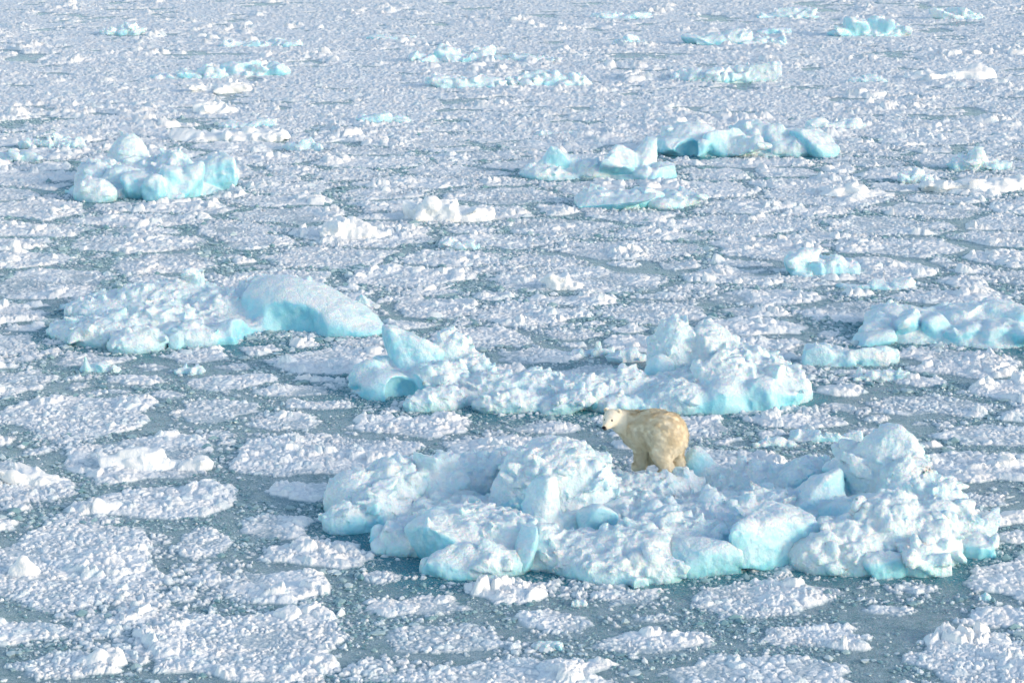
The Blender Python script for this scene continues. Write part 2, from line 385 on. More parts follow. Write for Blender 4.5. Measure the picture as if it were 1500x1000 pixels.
front = [('B', 570, 755, 180, 2.8, .40), ('B', 680, 768, 220, 3.4, .45), ('B', 800, 772, 240, 3.8, .50), ('B', 930, 768, 280, 4.0, .50),
 ('B', 1050, 765, 280, 3.8, .50), ('B', 1180, 768, 240, 3.6, .50), ('B', 1290, 770, 190, 3.8, .55), ('B', 1365, 780, 120, 2.6, .45),
 (515, 750, 690, 82, 1.5, 'r'), (505, 775, 738, 70, .9, 'r'), (575, 742, 674, 100, 1.7, 'r'), (640, 735, 668, 110, 1.6, 'r'), (552, 768, 716, 70, .9, 'r'),
 (700, 725, 664, 120, 1.5, 'r'), (750, 722, 655, 80, 1.2, 'r'),
 (815, 757, 646, 185, 2.3, 'r'), (765, 762, 684, 100, 1.4, 'r'), (862, 764, 672, 84, 1.4, 'r'), (800, 748, 641, 70, 1.0, 'r'), (850, 745, 660, 70, 1.0, 'r'),
 (872, 796, 737, 55, .6, 'p'), (790, 793, 730, 50, .6, 'b'), (825, 790, 752, 60, .7, 'b'),
 (690, 806, 742, 150, 2.1, 'r'), (745, 812, 750, 120, 1.7, 'r'), (648, 815, 760, 90, 1.4, 'i'), (790, 822, 768, 90, 1.3, 'r'), (768, 834, 782, 38, .45, 'p'),
 (715, 836, 800, 130, 1.1, 'r'), (600, 800, 766, 100, 1.4, 'r'), (660, 840, 805, 70, .7, 'i'),
 (850, 826, 780, 150, 1.7, 'r'), (930, 824, 770, 160, 1.9, 'r'), (1000, 815, 762, 150, 1.8, 'r'), (880, 846, 812, 130, .9, 'r'), (1020, 836, 789, 105, .9, 'p'), (950, 845, 805, 100, .8, 'r'),
 (1142, 815, 743, 112, 1.4, 'p'), (1092, 820, 770, 60, .9, 'i'), (1200, 828, 785, 100, 1.2, 'r'), (1245, 820, 762, 120, 1.7, 'r'), (1300, 808, 722, 130, 2.0, 'r'), (1265, 790, 726, 130, 1.5, 'i'),
 (1300, 757, 622, 96, 1.5, 'r'), (1322, 762, 634, 80, 1.1, 'r'), (1325, 772, 672, 110, 1.5, 'r'), (1275, 758, 640, 80, 1.2, 'r'), (1258, 750, 652, 105, 1.5, 'r'), (1338, 768, 682, 80, 1.7, 'r'), (1372, 780, 700, 85, 1.6, 'r'),
 (1400, 794, 740, 80, 1.4, 'r'), (1425, 806, 775, 60, 1.0, 'r'), (1438, 813, 792, 44, .6, 'i'), (1350, 812, 745, 110, 1.8, 'r'), (1345, 834, 792, 66, 1.0, 'r'), (1372, 838, 812, 44, .6, 'b'),
 (1306, 840, 812, 56, .5, 'i'), (1250, 838, 808, 70, .6, 'r'), (1375, 752, 712, 34, .4, 'b'), (540, 792, 748, 52, .9, 'x'), (1218, 752, 700, 90, 1.3, 'x'), (748, 785, 735, 60, .8, 'x'),
 (1190, 738, 674, 120, 1.5, 'r'), (1120, 728, 682, 110, 1.3, 'r'), (1060, 722, 686, 100, 1.2, 'r'), (1018, 717, 655, 40, .6, 'r'), (1030, 718, 668, 44, .6, 'e'), (1000, 730, 688, 60, .7, 'r'), (960, 737, 692, 90, .9, 'r'), (925, 735, 694, 60, .8, 'r'),
 (905, 728, 692, 70, 1.0, 'r'), ('B', 905, 742, 100, 1.6, .45), (900, 748, 715, 70, 1.0, 'r'), (960, 785, 740, 130, 1.8, 'r'), (1050, 782, 735, 130, 1.8, 'r'), (1130, 768, 716, 130, 1.6, 'r'), (1200, 768, 700, 90, 1.3, 'i'), (1225, 775, 735, 120, 1.3, 'b')]
build_berg('iceberg', front, 11, 'long low white ice mass the polar bear stands on', group=None, vx=.027, rubble=3600, rmin=.03, rmax=.15)
print('front', time.time() - T0)
second = [('B', 590, 570, 170, 2.8, .42), ('B', 700, 575, 230, 3, .45), ('B', 850, 582, 260, 2.8, .45), ('B', 1000, 580, 240, 3.6, .6), ('B', 1105, 580, 150, 3.4, .6),
 (602, 565, 487, 70, 1.2, 'i'), (545, 570, 532, 66, 1.4, 'i'), (572, 580, 545, 80, 1.0, 'e'), (660, 560, 486, 76, 1.2, 'r'), (692, 565, 515, 70, 1.3, 'r'), (640, 577, 530, 90, 1.3, 'r'),
 (720, 582, 545, 90, 1.4, 'r'), (780, 582, 546, 100, 1.4, 'r'), (850, 586, 550, 110, 1.4, 'r'), (915, 582, 542, 90, 1.4, 'r'), (966, 572, 518, 46, .8, 'q'),
 (988, 560, 464, 80, 1.5, 'r'), (1040, 560, 474, 95, 1.8, 'r'), (1085, 568, 505, 105, 1.8, 'r'), (1060, 587, 525, 105, 1.6, 'r'), (1125, 577, 530, 100, 2.0, 'r'), (1160, 582, 552, 60, 1.4, 'r'),
 (1108, 597, 556, 74, 1.0, 'i'), (1060, 600, 560, 70, .9, 'e'), (1150, 594, 565, 56, .9, 'i'), (1000, 598, 560, 90, 1.2, 'r'), (900, 600, 580, 80, .7, 'r'), (640, 597, 568, 100, .9, 'r'),
 (750, 600, 574, 120, .9, 'r'), (830, 602, 578, 90, .7, 'b'), (875, 600, 570, 26, .4, 'p'), (588, 585, 552, 50, .8, 'x')]
build_berg('iceberg', second, 23, 'long ice ridge just behind the bear, with a smooth upright block at one end', vx=.033, rubble=2400, rmin=.035, rmax=.15)
third = [('B', 170, 488, 200, 4.0, .40), ('B', 300, 480, 220, 4.5, .45), ('B', 430, 475, 200, 4.0, .4),
 (408, 470, 404, 110, 2.6, 'e'), (440, 474, 412, 130, 2.6, 'e'), (470, 478, 430, 130, 2.4, 'e'), (500, 482, 450, 110, 2.0, 'e'), (528, 486, 472, 70, 1.4, 'e'), (385, 455, 402, 80, 1.4, 'r'),
 (245, 460, 412, 160, 2.4, 'r'), (170, 462, 430, 150, 2.0, 'r'), (280, 452, 411, 40, .8, 'b'), (325, 465, 424, 140, 2.6, 'r'), (110, 492, 470, 80, 1.6, 'r'), (160, 500, 466, 120, 1.7, 'r'),
 (200, 512, 482, 84, 1.2, 'r'), (230, 490, 444, 130, 2.0, 'r'), (347, 498, 467, 76, 1.3, 'e'), (275, 502, 472, 110, 1.3, 'r'), (223, 476, 450, 26, .5, 'p'), (245, 478, 456, 22, .4, 'p'), (395, 497, 489, 70, .7, 'r'), (412, 500, 420, 130, 2.6, 'x')]
build_berg('iceberg', third, 31, 'wide rubbly ice mass with one smooth turquoise ramp sloping down to the water', vx=.037, rubble=1500, rmin=.04, rmax=.16)
fourth = [('B', 170, 280, 150, 4, .5), ('B', 250, 278, 160, 4, .5), (190, 262, 196, 62, 2.2, 'r'), (215, 266, 232, 100, 2.4, 'r'), (140, 275, 238, 60, 2, 'r'), (158, 270, 232, 40, 1.4, 'r'),
 (255, 268, 222, 62, 2.2, 'r'), (252, 288, 243, 50, 1.4, 'i'), (275, 286, 246, 50, 1.6, 'i'), (305, 276, 236, 50, 1.6, 'i'), (328, 276, 247, 44, 1.4, 'i'), (205, 288, 256, 60, 1.6, 'i'), (140, 293, 260, 70, 1.3, 'r'), (225, 292, 262, 40, 1.2, 'i'), (180, 280, 242, 60, 1.6, 'r')]
build_berg('iceberg', fourth, 41, 'peaked iceberg standing alone with a cone at its back and fluted blue-green sides', vx=.05, rubble=350, rmin=.08, rmax=.28)
fifth = [('B', 1330, 490, 160, 3, .4), ('B', 1440, 492, 200, 3.5, .5), (1285, 495, 470, 50, 1.5, 'i'), (1300, 484, 456, 60, 1.6, 'b'), (1330, 490, 462, 60, 1.6, 'i'), (1365, 494, 461, 46, 1.4, 'i'),
 (1345, 484, 456, 50, 1.6, 'b'), (1395, 484, 455, 50, 1.4, 'b'), (1410, 500, 476, 50, 1.2, 'i'), (1435, 484, 450, 60, 1.8, 'i'), (1475, 484, 442, 60, 2.0, 'i'), (1520, 486, 450, 70, 2.0, 'r'), (1450, 502, 474, 50, 1.2, 'i'), (1490, 502, 474, 60, 1.4, 'i'), (1285, 504, 486, 70, .8, 'p')]
build_berg('iceberg', fifth, 53, 'blue blocky iceberg of jumbled smooth blocks running out past the picture edge', vx=.042, rubble=200, rmin=.06, rmax=.2)
sixth = [('B', 1020, 222, 110, 4, .4), ('B', 1110, 222, 140, 4, .4), (1010, 222, 178, 90, 3, 'r'), (1045, 226, 196, 44, 2, 'i'), (985, 226, 200, 50, 2, 'i'), (1022, 230, 205, 30, 1.2, 'i'), (1105, 220, 176, 80, 3, 'r'), (1130, 222, 184, 50, 2.4, 'i'), (1075, 226, 200, 60, 2.2, 'b'), (1160, 226, 200, 60, 2, 'r'), (1200, 228, 207, 50, 1.8, 'i'), (1008, 231, 200, 34, 1.6, 'x')]
build_berg('iceberg', sixth, 61, 'domed turquoise iceberg far out with a deep blue hollow in its face', vx=.06, rubble=220, rmin=.08, rmax=.3)
seventh = [('B', 820, 258, 120, 3, .3), ('B', 930, 258, 130, 3, .3), (818, 256, 224, 50, 1.6, 'i'), (840, 256, 228, 30, 1.2, 'r'), (795, 260, 242, 60, 1.6, 'r'), (870, 258, 236, 60, 1.6, 'r'), (912, 258, 219, 50, 1.8, 'i'), (940, 256, 219, 34, 1.4, 'b'), (972, 260, 236, 40, 1.5, 'i'), (945, 262, 244, 40, 1.2, 'r')]
build_berg('iceberg', seventh, 67, 'twin-humped low iceberg with knobbly upright blocks at one end', vx=.055, rubble=150, rmin=.08, rmax=.25)
eighth = [('B', 900, 300, 120, 3, .35), ('B', 970, 298, 110, 3, .3), (875, 300, 278, 70, 2.2, 'r'), (915, 300, 278, 70, 2, 'r'), (950, 302, 276, 34, 1.2, 'p'), (990, 298, 279, 56, 2, 'r'), (1010, 300, 283, 30, 1, 'b'), (900, 306, 290, 90, .9, 'i'), (970, 304, 290, 50, 1, 'r')]
build_berg('iceberg', eighth, 71, 'flat-topped low ice cake with one square upright block at its front', vx=.05, rubble=160, rmin=.06, rmax=.22)
print('bergs', time.time() - T0)

# smaller ones: (x0, x1, waterline row, [(x, top row), ...], share of bare ice, name, label)
def auto(x0, x1, row, prof, fi, name, cat, label, seed, group=None):
    R = rs(seed); k = scale_at(row); specs = []; wm = (x1 - x0) / k
    up = 1 if row > 250 else 1
    dm = min(max(wm * .35, min(.5, wm * .7)), 3.0)
    mid = P((x0 + x1) / 2, row); c = to_px(mid[0], mid[1] + dm * .4)[1]
    hmax = max(ztop(x, c, y) for x, y in prof)
    specs.append(('B', (x0 + x1) / 2, c, (x1 - x0) * .9, dm, min(.35, hmax * .5)))
    if x1 - x0 < 120 and row > 300: prof = [(x, y + (row - y) * .22) for x, y in prof]
    kinds = 'rb' if row < 600 or x1 - x0 > 70 else 'rr'
    for i, (x, y) in enumerate(prof):
        wpx = (x1 - x0) / (len(prof) + 1) * 1.9
        specs.append((x, c, y, wpx * R.uniform(.85, 1.15), dm * R.uniform(.6, .9), 'i' if R.rand() < fi * .7 else kinds[R.randint(2)]))
    for i in range(int(3 + len(prof) * 1.5)):
        x = R.uniform(x0 + (x1 - x0) * .1, x1 - (x1 - x0) * .1)
        y = np.interp(x, [q[0] for q in prof], [q[1] for q in prof]); c2 = c + (row - c) * R.uniform(.2, .9)
        specs.append((x, c2, c2 - (c2 - y) * R.uniform(.35, .75), R.uniform(.15, .3) * (x1 - x0), dm * R.uniform(.25, .45), 'i' if R.rand() < fi else kinds[R.randint(2)]))
    vx = min(max(1.3 / k / .68, .02), max(wm / 22, .02))
    return build_berg(name, specs, seed, label, cat, group, vx=vx, rubble=int(min(180, wm * 8 + wm * wm * 6)), rmin=vx * 1.5, rmax=min(.26, wm * .06 + vx * 2), rough=max(1, vx / .04))
SMALL = [
 (225, 330, 117, [(245, 108), (280, 104), (310, 102)], .6, 'iceberg', 'flat blue-sided slab beside a knobbly far iceberg', ),
 (320, 422, 112, [(335, 95), (358, 89), (380, 100), (405, 92)], .7, 'iceberg', 'knobbly far iceberg of rounded blue knuckles'),
 (607, 725, 93, [(620, 80), (655, 70), (670, 80), (700, 76)], .6, 'iceberg', 'far iceberg with a pointed tooth above a turquoise waterline'),
 (725, 815, 93, [(740, 84), (760, 82), (795, 86)], .5, 'iceberg', 'low far ice strip trailing off the pointed-tooth iceberg'),
 (625, 740, 131, [(650, 112), (690, 116), (715, 112)], .3, 'iceberg', 'low rubbly far ice mound under the pointed-tooth iceberg'),
 (745, 852, 128, [(770, 110), (800, 106), (840, 108)], .2, 'iceberg', 'white snowy far ice mound with a square end'),
 (990, 1128, 122, [(1010, 102), (1060, 100), (1080, 106), (1105, 96)], .4, 'iceberg', 'ragged far ice mound with one blue shaded end'),
 (1005, 1155, 68, [(1020, 52), (1050, 50), (1078, 41), (1110, 56), (1140, 62)], .6, 'iceberg', 'far blue iceberg with a shark-fin peak and a brown dirty tip'),
 (1105, 1160, 52, [(1125, 42), (1145, 40)], .5, 'growler', 'pale smooth far ice hump behind the shark-fin iceberg'),
 (1215, 1326, 55, [(1232, 40), (1255, 28), (1290, 30), (1310, 40)], .8, 'iceberg', 'far grey-green domed iceberg, its top furrowed'),
 (1142, 1262, 404, [(1165, 372), (1178, 362), (1200, 378), (1225, 372), (1245, 384)], .3, 'iceberg', 'small white two-peaked iceberg frozen on the edge of a slush floe'),
 (1232, 1330, 425, [(1250, 417), (1290, 411), (1315, 413)], .9, 'ice_slab', 'smooth grey-green ice slab lying flat between floes'),
 (1182, 1320, 536, [(1198, 503), (1225, 512), (1260, 512), (1295, 507)], .5, 'growler', 'sled-shaped ice cake in front of the blocky blue iceberg'),
 (1245, 1330, 558, [(1270, 548), (1300, 540)], .2, 'growler', 'low slushy ice hump in front of the sled-shaped cake'),
 (470, 560, 352, [(488, 320), (508, 318), (530, 322), (548, 335)], .15, 'ice_hummock', 'rounded cluster of white blocks heaped on a mid-distance floe'),
 (600, 720, 325, [(625, 310), (650, 298), (665, 308), (700, 304)], .2, 'ice_hummock', 'pointed white ice heap beyond the rounded cluster of blocks'),
 (650, 705, 366, [(665, 350), (685, 354)], .3, 'growler', 'pair of small blue-white blocks in a slush lane'),
 (525, 600, 182, [(540, 168), (560, 166), (585, 172)], .7, 'growler', 'dull blue low ice lump between white rubble far out'),
 (322, 400, 188, [(340, 180), (365, 178), (385, 174)], .4, 'growler', 'thin far ice cake near the peaked iceberg'),
 (255, 400, 208, [(270, 198), (310, 195), (350, 192), (390, 190)], .2, 'ice_hummock', 'long low white ridge behind the peaked iceberg'),
 (30, 115, 218, [(50, 206), (75, 208), (100, 202)], .2, 'growler', 'double white hump to one side of the peaked iceberg'),
 (0, 60, 238, [(15, 226), (40, 220)], .8, 'growler', 'blue-grey flat lump beside the double white hump'),
 (140, 200, 52, [(160, 44), (185, 38), (195, 42)], .3, 'growler', 'small far ice lump with a brown stain'),
 (335, 440, 70, [(350, 62), (380, 64), (420, 60)], .4, 'growler', 'low pair of far white lumps in line'),
 (545, 620, 60, [(560, 52), (590, 54)], .8, 'growler', 'small far turquoise-sided cake'),
 (285, 360, 137, [(300, 126), (330, 122), (350, 124)], .1, 'ice_hummock', 'long white heap below the knobbly far iceberg'),
 (290, 345, 168, [(310, 152), (330, 156)], .2, 'ice_hummock', 'cream-coloured small heap of slush far out'),
 (790, 850, 200, [(800, 192), (830, 192)], .9, 'growler', 'small dark blue lump beside white rubble'),
 (895, 950, 70, [(910, 58), (925, 50), (940, 62)], .3, 'growler', 'white cone-shaped far lump'),
 (870, 960, 28, [(890, 18), (930, 20)], .6, 'growler', 'pale far ice cake near the top of the picture'),
 (1110, 1200, 28, [(1130, 20), (1170, 18)], .6, 'growler', 'long flat far ice cake beyond the shark-fin iceberg'),
 (1240, 1290, 122, [(1255, 112), (1275, 108)], .2, 'growler', 'small round far lump beyond the fields of rubble'),
 (1330, 1450, 118, [(1350, 108), (1390, 104), (1430, 98)], .2, 'ice_hummock', 'wide rubbly far mound, highest at one end'),
 (1365, 1440, 30, [(1380, 20), (1405, 12), (1425, 22)], .3, 'growler', 'far white lump with three low points'),
 (1190, 1260, 192, [(1200, 172), (1225, 180), (1250, 176)], .3, 'growler', 'leaning white lump between the domed iceberg and open rubble'),
 (1310, 1365, 268, [(1325, 252), (1345, 248), (1358, 256)], .2, 'growler', 'small cream lump above open rubble'),
 (1390, 1470, 250, [(1410, 228), (1430, 224), (1455, 236)], .3, 'growler', 'white ragged lump with a blue foot'),
 (1200, 1300, 290, [(1220, 280), (1250, 276), (1280, 282)], .1, 'ice_hummock', 'low white slush heap above the lanes'),
 (1365, 1500, 282, [(1380, 268), (1420, 262), (1470, 266)], .2, 'ice_hummock', 'long white slush ridge beside the ragged lump'),
 (950, 1000, 540, [(965, 524), (985, 530)], .2, 'growler', 'rounded block hidden half behind the long ridge'),
 (890, 950, 530, [(905, 512), (925, 502), (940, 515)], .1, 'growler', 'white block heap at the back foot of the long ridge'),
 (830, 900, 522, [(850, 512), (880, 508)], .1, 'growler', 'pale block heap in the slush behind the long ridge'),
 (115, 175, 545, [(130, 536), (148, 526), (165, 536)], .4, 'growler', 'little snow-capped cake with a dark waterline in front of the ramp iceberg'),
 (255, 300, 548, [(270, 540), (285, 534)], .6, 'growler', 'small smooth cake in front of the ramp iceberg'),
 (497, 550, 452, [(510, 440), (530, 430), (540, 440)], .2, 'growler', 'cream block beside the foot of the turquoise ramp'),
 (95, 180, 455, [(110, 438), (150, 432)], .6, 'growler', 'low blue slab behind the ramp iceberg'),
 (15, 120, 712, [(30, 690), (45, 686), (70, 700)], .1, 'ice_hummock', 'snowy mound on the near slush, pointed in the middle'),
 (150, 260, 690, [(170, 660), (200, 645), (220, 650), (240, 668)], .05, 'ice_hummock', 'heap of rounded white blocks crowning a near floe'),
 (260, 310, 690, [(275, 668), (295, 660)], .05, 'ice_hummock', 'lower heap beside the heap of rounded blocks'),
 (10, 60, 845, [(25, 820), (35, 804), (50, 822)], .05, 'ice_hummock', 'round white hump on the largest near floe'),
 (110, 180, 978, [(125, 960), (145, 944), (170, 950)], .1, 'ice_hummock', 'jagged white lump pile in the near slush'),
 (1100, 1165, 655, [(1120, 645), (1140, 634), (1155, 645)], .7, 'growler', 'blue wedge of ice in the slush beyond the bear'),
 (1165, 1260, 648, [(1185, 640), (1215, 632), (1245, 634)], .7, 'growler', 'pale flat cake in the slush, right beyond the blue wedge'),
 (836, 862, 888, [(845, 879), (855, 881)], .1, 'growler', 'small rounded white block afloat before the long low mass'),
 (780, 826, 952, [(792, 944), (805, 937), (816, 945)], .2, 'growler', 'wedge-shaped white block afloat between near floes'),
 (1430, 1458, 880, [(1440, 870), (1450, 868)], .2, 'growler', 'egg-shaped white block afloat in open slush'),
 (1440, 1500, 690, [(1455, 668), (1475, 655), (1490, 672)], .1, 'ice_hummock', 'white lump on the floe at the picture edge beyond the raised end'),
 (800, 850, 425, [(810, 400), (825, 398), (840, 408)], .1, 'ice_hummock', 'small white peak rising from a long mid-distance floe'),
 (415, 470, 222, [(430, 210), (450, 204)], .2, 'growler', 'small white lump between the peaked iceberg and distant lanes'),
]
for i, s in enumerate(SMALL):
    cat = {'iceberg': 'iceberg', 'growler': 'ice chunk', 'ice_hummock': 'ice heap', 'ice_slab': 'ice slab'}[s[5]]
    auto(*s[:5], s[5], cat, s[6], 1000 + i)
print('small', time.time() - T0)

# ------------------------------------------------------------------ slush floes
HAND = [  # x, row, half width, half height
 (112, 828, 158, 68, 'largest near floe, thick with rounded lumps'), (362, 945, 168, 54, 'coarse lumpy near floe of fist-like blocks'), (398, 862, 88, 30, 'small near floe with a pointed back edge'),
 (652, 938, 108, 28, 'near floe narrowing to one side, lumps along its front'), (612, 889, 88, 17, 'thin near floe under the long ice mass'), (740, 990, 185, 30, 'near floe cut by the bottom of the picture, in the middle'),
 (1105, 988, 150, 34, 'near floe cut by the bottom of the picture, under the raised end'), (1445, 972, 115, 44, 'near floe in the bottom corner beyond the open slush'), (272, 802, 74, 32, 'thin grey brash floe beside the largest near floe'),
 (235, 738, 118, 28, 'near floe with a crest of white lumps'), (205, 672, 120, 34, 'near floe carrying a heap of rounded blocks'), (105, 610, 128, 30, 'broad smooth floe ending at a dark lane'), (470, 668, 150, 34, 'broad even floe just off the end of the long ice mass'),
 (600, 625, 105, 16, 'narrow floe between the two long ice masses'), (318, 602, 74, 18, 'grainy floe before the ramp iceberg'), (415, 620, 72, 14, 'narrow floe between two dark lanes'), (18, 562, 66, 20, 'floe at the picture edge before the ramp iceberg'),
 (8, 645, 24, 14, 'small floe cut by the picture edge'), (50, 716, 70, 22, 'floe bearing the snowy pointed mound'), (100, 975, 90, 24, 'broken near floe in the bottom corner'),
 (1195, 932, 95, 20, 'loose brash floe on open slush'), (1370, 595, 92, 18, 'floe beyond the raised end of the long mass'), (1228, 572, 44, 11, 'small floe off the end of the ridge'), (1440, 682, 92, 26, 'large floe at the picture edge'),
 (1440, 735, 60, 11, 'thin floe near the raised end'), (1300, 895, 70, 12, 'faint brash floe on open slush'), (70, 418, 88, 26, 'wide floe behind the ramp iceberg'), (485, 378, 96, 17, 'oval floe above the ramp'),
 (600, 407, 88, 16, 'oval floe beside a forked lane'), (640, 452, 74, 16, 'rounded floe beyond the upright block'), (775, 462, 84, 17, 'round floe behind the long ridge'), (850, 412, 140, 20, 'long floe with a small white peak'), (930, 368, 108, 15, 'long floe beyond the small white peak'),
 (1120, 436, 92, 13, 'floe before the two-peaked iceberg'), (1270, 396, 100, 20, 'floe carrying the two-peaked iceberg'), (1400, 437, 100, 13, 'long floe beyond the blocky blue iceberg'), (790, 522, 64, 13, 'small rough floe behind the long ridge'), (1100, 480, 90, 13, 'grainy floe behind the hump of the ridge'),
 (540, 345, 100, 20, 'floe with the rounded cluster of blocks'), (1350, 560, 50, 8, 'small thin floe before the blocky blue iceberg')]
FL = []
def mk(x, row, hw, hh, lab):
    c = P(x, row); a = P(x + hw, row)[0] - c[0]; d = (P(x, row - hh)[1] - P(x, row + hh)[1]) / 2
    yc = (P(x, row - hh)[1] + P(x, row + hh)[1]) / 2
    FL.append([c[0], yc, a, d, lab])
for h in HAND: mk(*h)
# footprint of the bergs: floes keep clear of them
BP = []
for specs, o in BERGS:
    nm = o.name.split('.')[0]
    if nm == 'ice_hummock': continue
    for sp in specs:
        if sp[-1] == 'x': continue
        if sp[0] == 'B': p = P(sp[1], sp[2]); BP.append((p[0], p[1], sp[3] / 2 / scale_at(sp[2]), sp[4] / 2))
        else: p = P(sp[0], sp[1]); BP.append((p[0], p[1], sp[3] / 2 / scale_at(sp[1]), sp[4] / 2))
BP = np.array(BP)
R = rs(77)
YFAR = 104.
nh = len(FL)
E = [list(f[:4]) for f in FL]
def fits(x, y, a, d, gap):
    for ex, ey, ea, ed in E:
        if math.hypot((x - ex) / (a + ea + gap), (y - ey) / (d + ed + gap)) < 1: return False
    m = np.hypot((x - BP[:, 0]) / (a + BP[:, 2] + .1), (y - BP[:, 1]) / (d + BP[:, 3] + .1)) < .88
    return not m.any()
for rad, tries in ((1.9, 3000), (1.6, 4000), (1.3, 5000), (1.0, 7000), (.75, 6000), (.5, 6000)):
    for _ in range(tries):
        if len(E) >= 299: break
        y = math.sqrt(R.uniform(34 ** 2, YFAR ** 2)); x = R.uniform(-.245, .245) * y
        a = rad * R.uniform(.85, 1.35); d = rad * R.uniform(.7, 1.1)
        if rad < 1 and y > 75: continue
        if y < 58 and rad > .8 and R.rand() < .6: continue
        if fits(x, y, a, d, -.1 if y > 60 else .0):
            E.append([x, y, a, d]); FL.append([x, y, a, d, None])
EA = np.array(E)
print('floes', len(FL), time.time() - T0)
def relief(p, sc, seed):
    q = p + .06 * np.stack([vnoise(p, .25, seed + 1), vnoise(p, .25, seed + 2)], 1) + .02 * np.stack([vnoise(p, .07, seed + 11), vnoise(p, .07, seed + 12)], 1)
    big, a0 = chunks(q, .38 * sc, seed + 3, .3, .6); mid, a1 = chunks(q, .20 * sc, seed + 4, .4, .6)
    sml, a2 = chunks(q, .10 * sc, seed + 5, .5, .5); tiny = vnoise(q, .045 * sc, seed + 8)
    bm = sm(-.15, .7, fbm(p, 1.3, 2, seed + 6)); mm = sm(-.5, .4, fbm(p, .6, 2, seed + 7)); s2 = sm(-.6, .2, fbm(p, .35, 2, seed + 9))
    h = .035 + .155 * big * bm * (.3 + a0) + .05 * mid * mm * (.3 + a1) + .034 * sml * (.4 + .6 * s2) * (.4 + a2) + .007 * tiny + .05 * bm
    return h * sc ** .5, a1
def floe(x, y, a, d, seed, me):
    dist = math.hypot(y, H); sx = .0175 * dist / 40; sy = sx * 1.35
    xs = np.arange(-a * 1.55, a * 1.55, sx); ys = np.arange(-d * 1.55, d * 1.55, sy)
    X, Y = np.meshgrid(xs, ys, indexing='ij'); nx, ny = X.shape
    p = np.stack([X.ravel(), Y.ravel()], 1); pw = p + (x, y)
    r = np.hypot(p[:, 0] / a, p[:, 1] / d)
    ang = np.arctan2(p[:, 1] / d, p[:, 0] / a); RR = rs(seed)
    wob = sum(RR.uniform(.02, .09) * np.cos(k * ang + RR.uniform(0, 6.3)) for k in (2, 3, 4, 5, 7))
    r = r / (1 + wob) + .16 * fbm(pw, .7, 4, 5, .6) / min(a, d)
    hand = FL[me][4] is not None; lim = 1.08 if hand else 1.42; size = min(a, d)
    t = (lim - r) * size
    nb = [k for k in range(len(EA)) if k != me and abs(EA[k, 0] - x) < (a + EA[k, 2]) * 1.6 and abs(EA[k, 1] - y) < (d + EA[k, 3]) * 1.6]
    wob2 = .12 * fbm(pw, 1.1, 3, 17)
    for k in nb:
        rk = np.hypot((pw[:, 0] - EA[k, 0]) / EA[k, 2], (pw[:, 1] - EA[k, 1]) / EA[k, 3]); sk = min(EA[k, 2:])
        t = np.minimum(t, ((rk - 1) * sk - (r - 1) * size) * .5 - .07 + wob2 * .8)
    if not hand:
        for bx, by, ba, bd in BP[(np.abs(BP[:, 0] - x) < BP[:, 2] + a * 1.6) & (np.abs(BP[:, 1] - y) < BP[:, 3] + d * 1.6)]:
            t = np.minimum(t, (np.hypot((pw[:, 0] - bx) / ba, (pw[:, 1] - by) / bd) - 1.05) * min(ba, bd) - .15)
    env = sm(0, .30, t)
    h, cl = relief(pw, RR.uniform(.8, 1.35) * (1 + .2 * (dist > 85)), 9 + seed * 20)
    h = (h * (.3 + .7 * env) - .055 * (1 - env)) * RR.uniform(.85, 1.2)
    h = np.where(t < -.06, -.1, h) - .028
    # berg foot pushes the slush aside
    G = h.reshape(nx, ny); keep = (G > -.012)
    k = keep[:-1, :-1] | keep[1:, :-1] | keep[:-1, 1:] | keep[1:, 1:]
    idx = np.arange(nx * ny).reshape(nx, ny)
    Q = np.stack([idx[:-1, :-1][k], idx[1:, :-1][k], idx[1:, 1:][k], idx[:-1, 1:][k]], 1)
    u, inv = np.unique(Q, return_inverse=True); V = np.column_stack([p[u], h[u]])
    return V, inv.reshape(Q.shape), cl[u]
# landmark phrases for the labels of the unlisted floes
LM = [(P(980, 780), 'bear ice mass'), (P(860, 580), 'ridge behind the bear'), (P(300, 480), 'ramp iceberg'), (P(230, 275), 'peaked iceberg'), (P(1420, 490), 'blocky blue iceberg'),
      (P(1080, 222), 'domed turquoise iceberg'), (P(900, 256), 'twin-humped iceberg'), (P(940, 300), 'square-block cake'), (P(1200, 400), 'two-peaked iceberg'), (P(510, 350), 'rounded block cluster'),
      (P(650, 325), 'pointed white heap'), (P(1250, 535), 'sled-shaped cake'), (P(325, 200), 'long low white ridge')]
used = {}
def lab(x, y, a, d):
    j = min(range(len(LM)), key=lambda k: math.hypot(x - LM[k][0][0], (y - LM[k][0][1]) * .7))
    dx, dy = x - LM[j][0][0], y - LM[j][0][1]
    side = 'beyond' if dy > abs(dx) * .9 else 'in front of' if dy < -abs(dx) * .9 else ('to the left of' if dx < 0 else 'to the right of')
    size = 'small' if a < 1.05 else 'middling' if a < 1.6 else 'broad'
    sh = 'round' if d > a * .95 else 'oval' if d > a * .72 else 'long narrow'
    n = math.hypot(dx, dy); far = 'close' if n < 5 else 'well off' if n < 11 else 'far'
    s = f'{size} {sh} floe {far} {side} the {LM[j][1]}'
    return s
labs = [l or None for *_, l in FL]
for i, (x, y, a, d, l) in enumerate(FL):
    if not l: labs[i] = lab(x, y, a, d)
from collections import defaultdict
dup = defaultdict(list)
for i, s in enumerate(labs): dup[s].append(i)
ordw = ['nearest', 'second nearest', 'third nearest', 'fourth nearest', 'fifth nearest', 'sixth nearest', 'seventh nearest', 'eighth nearest']
for s, ii in dup.items():
    if len(ii) > 1:
        ii.sort(key=lambda i: FL[i][1])
        for k, i in enumerate(ii): labs[i] = (ordw[k] if k < 8 else 'farther') + ' ' + s
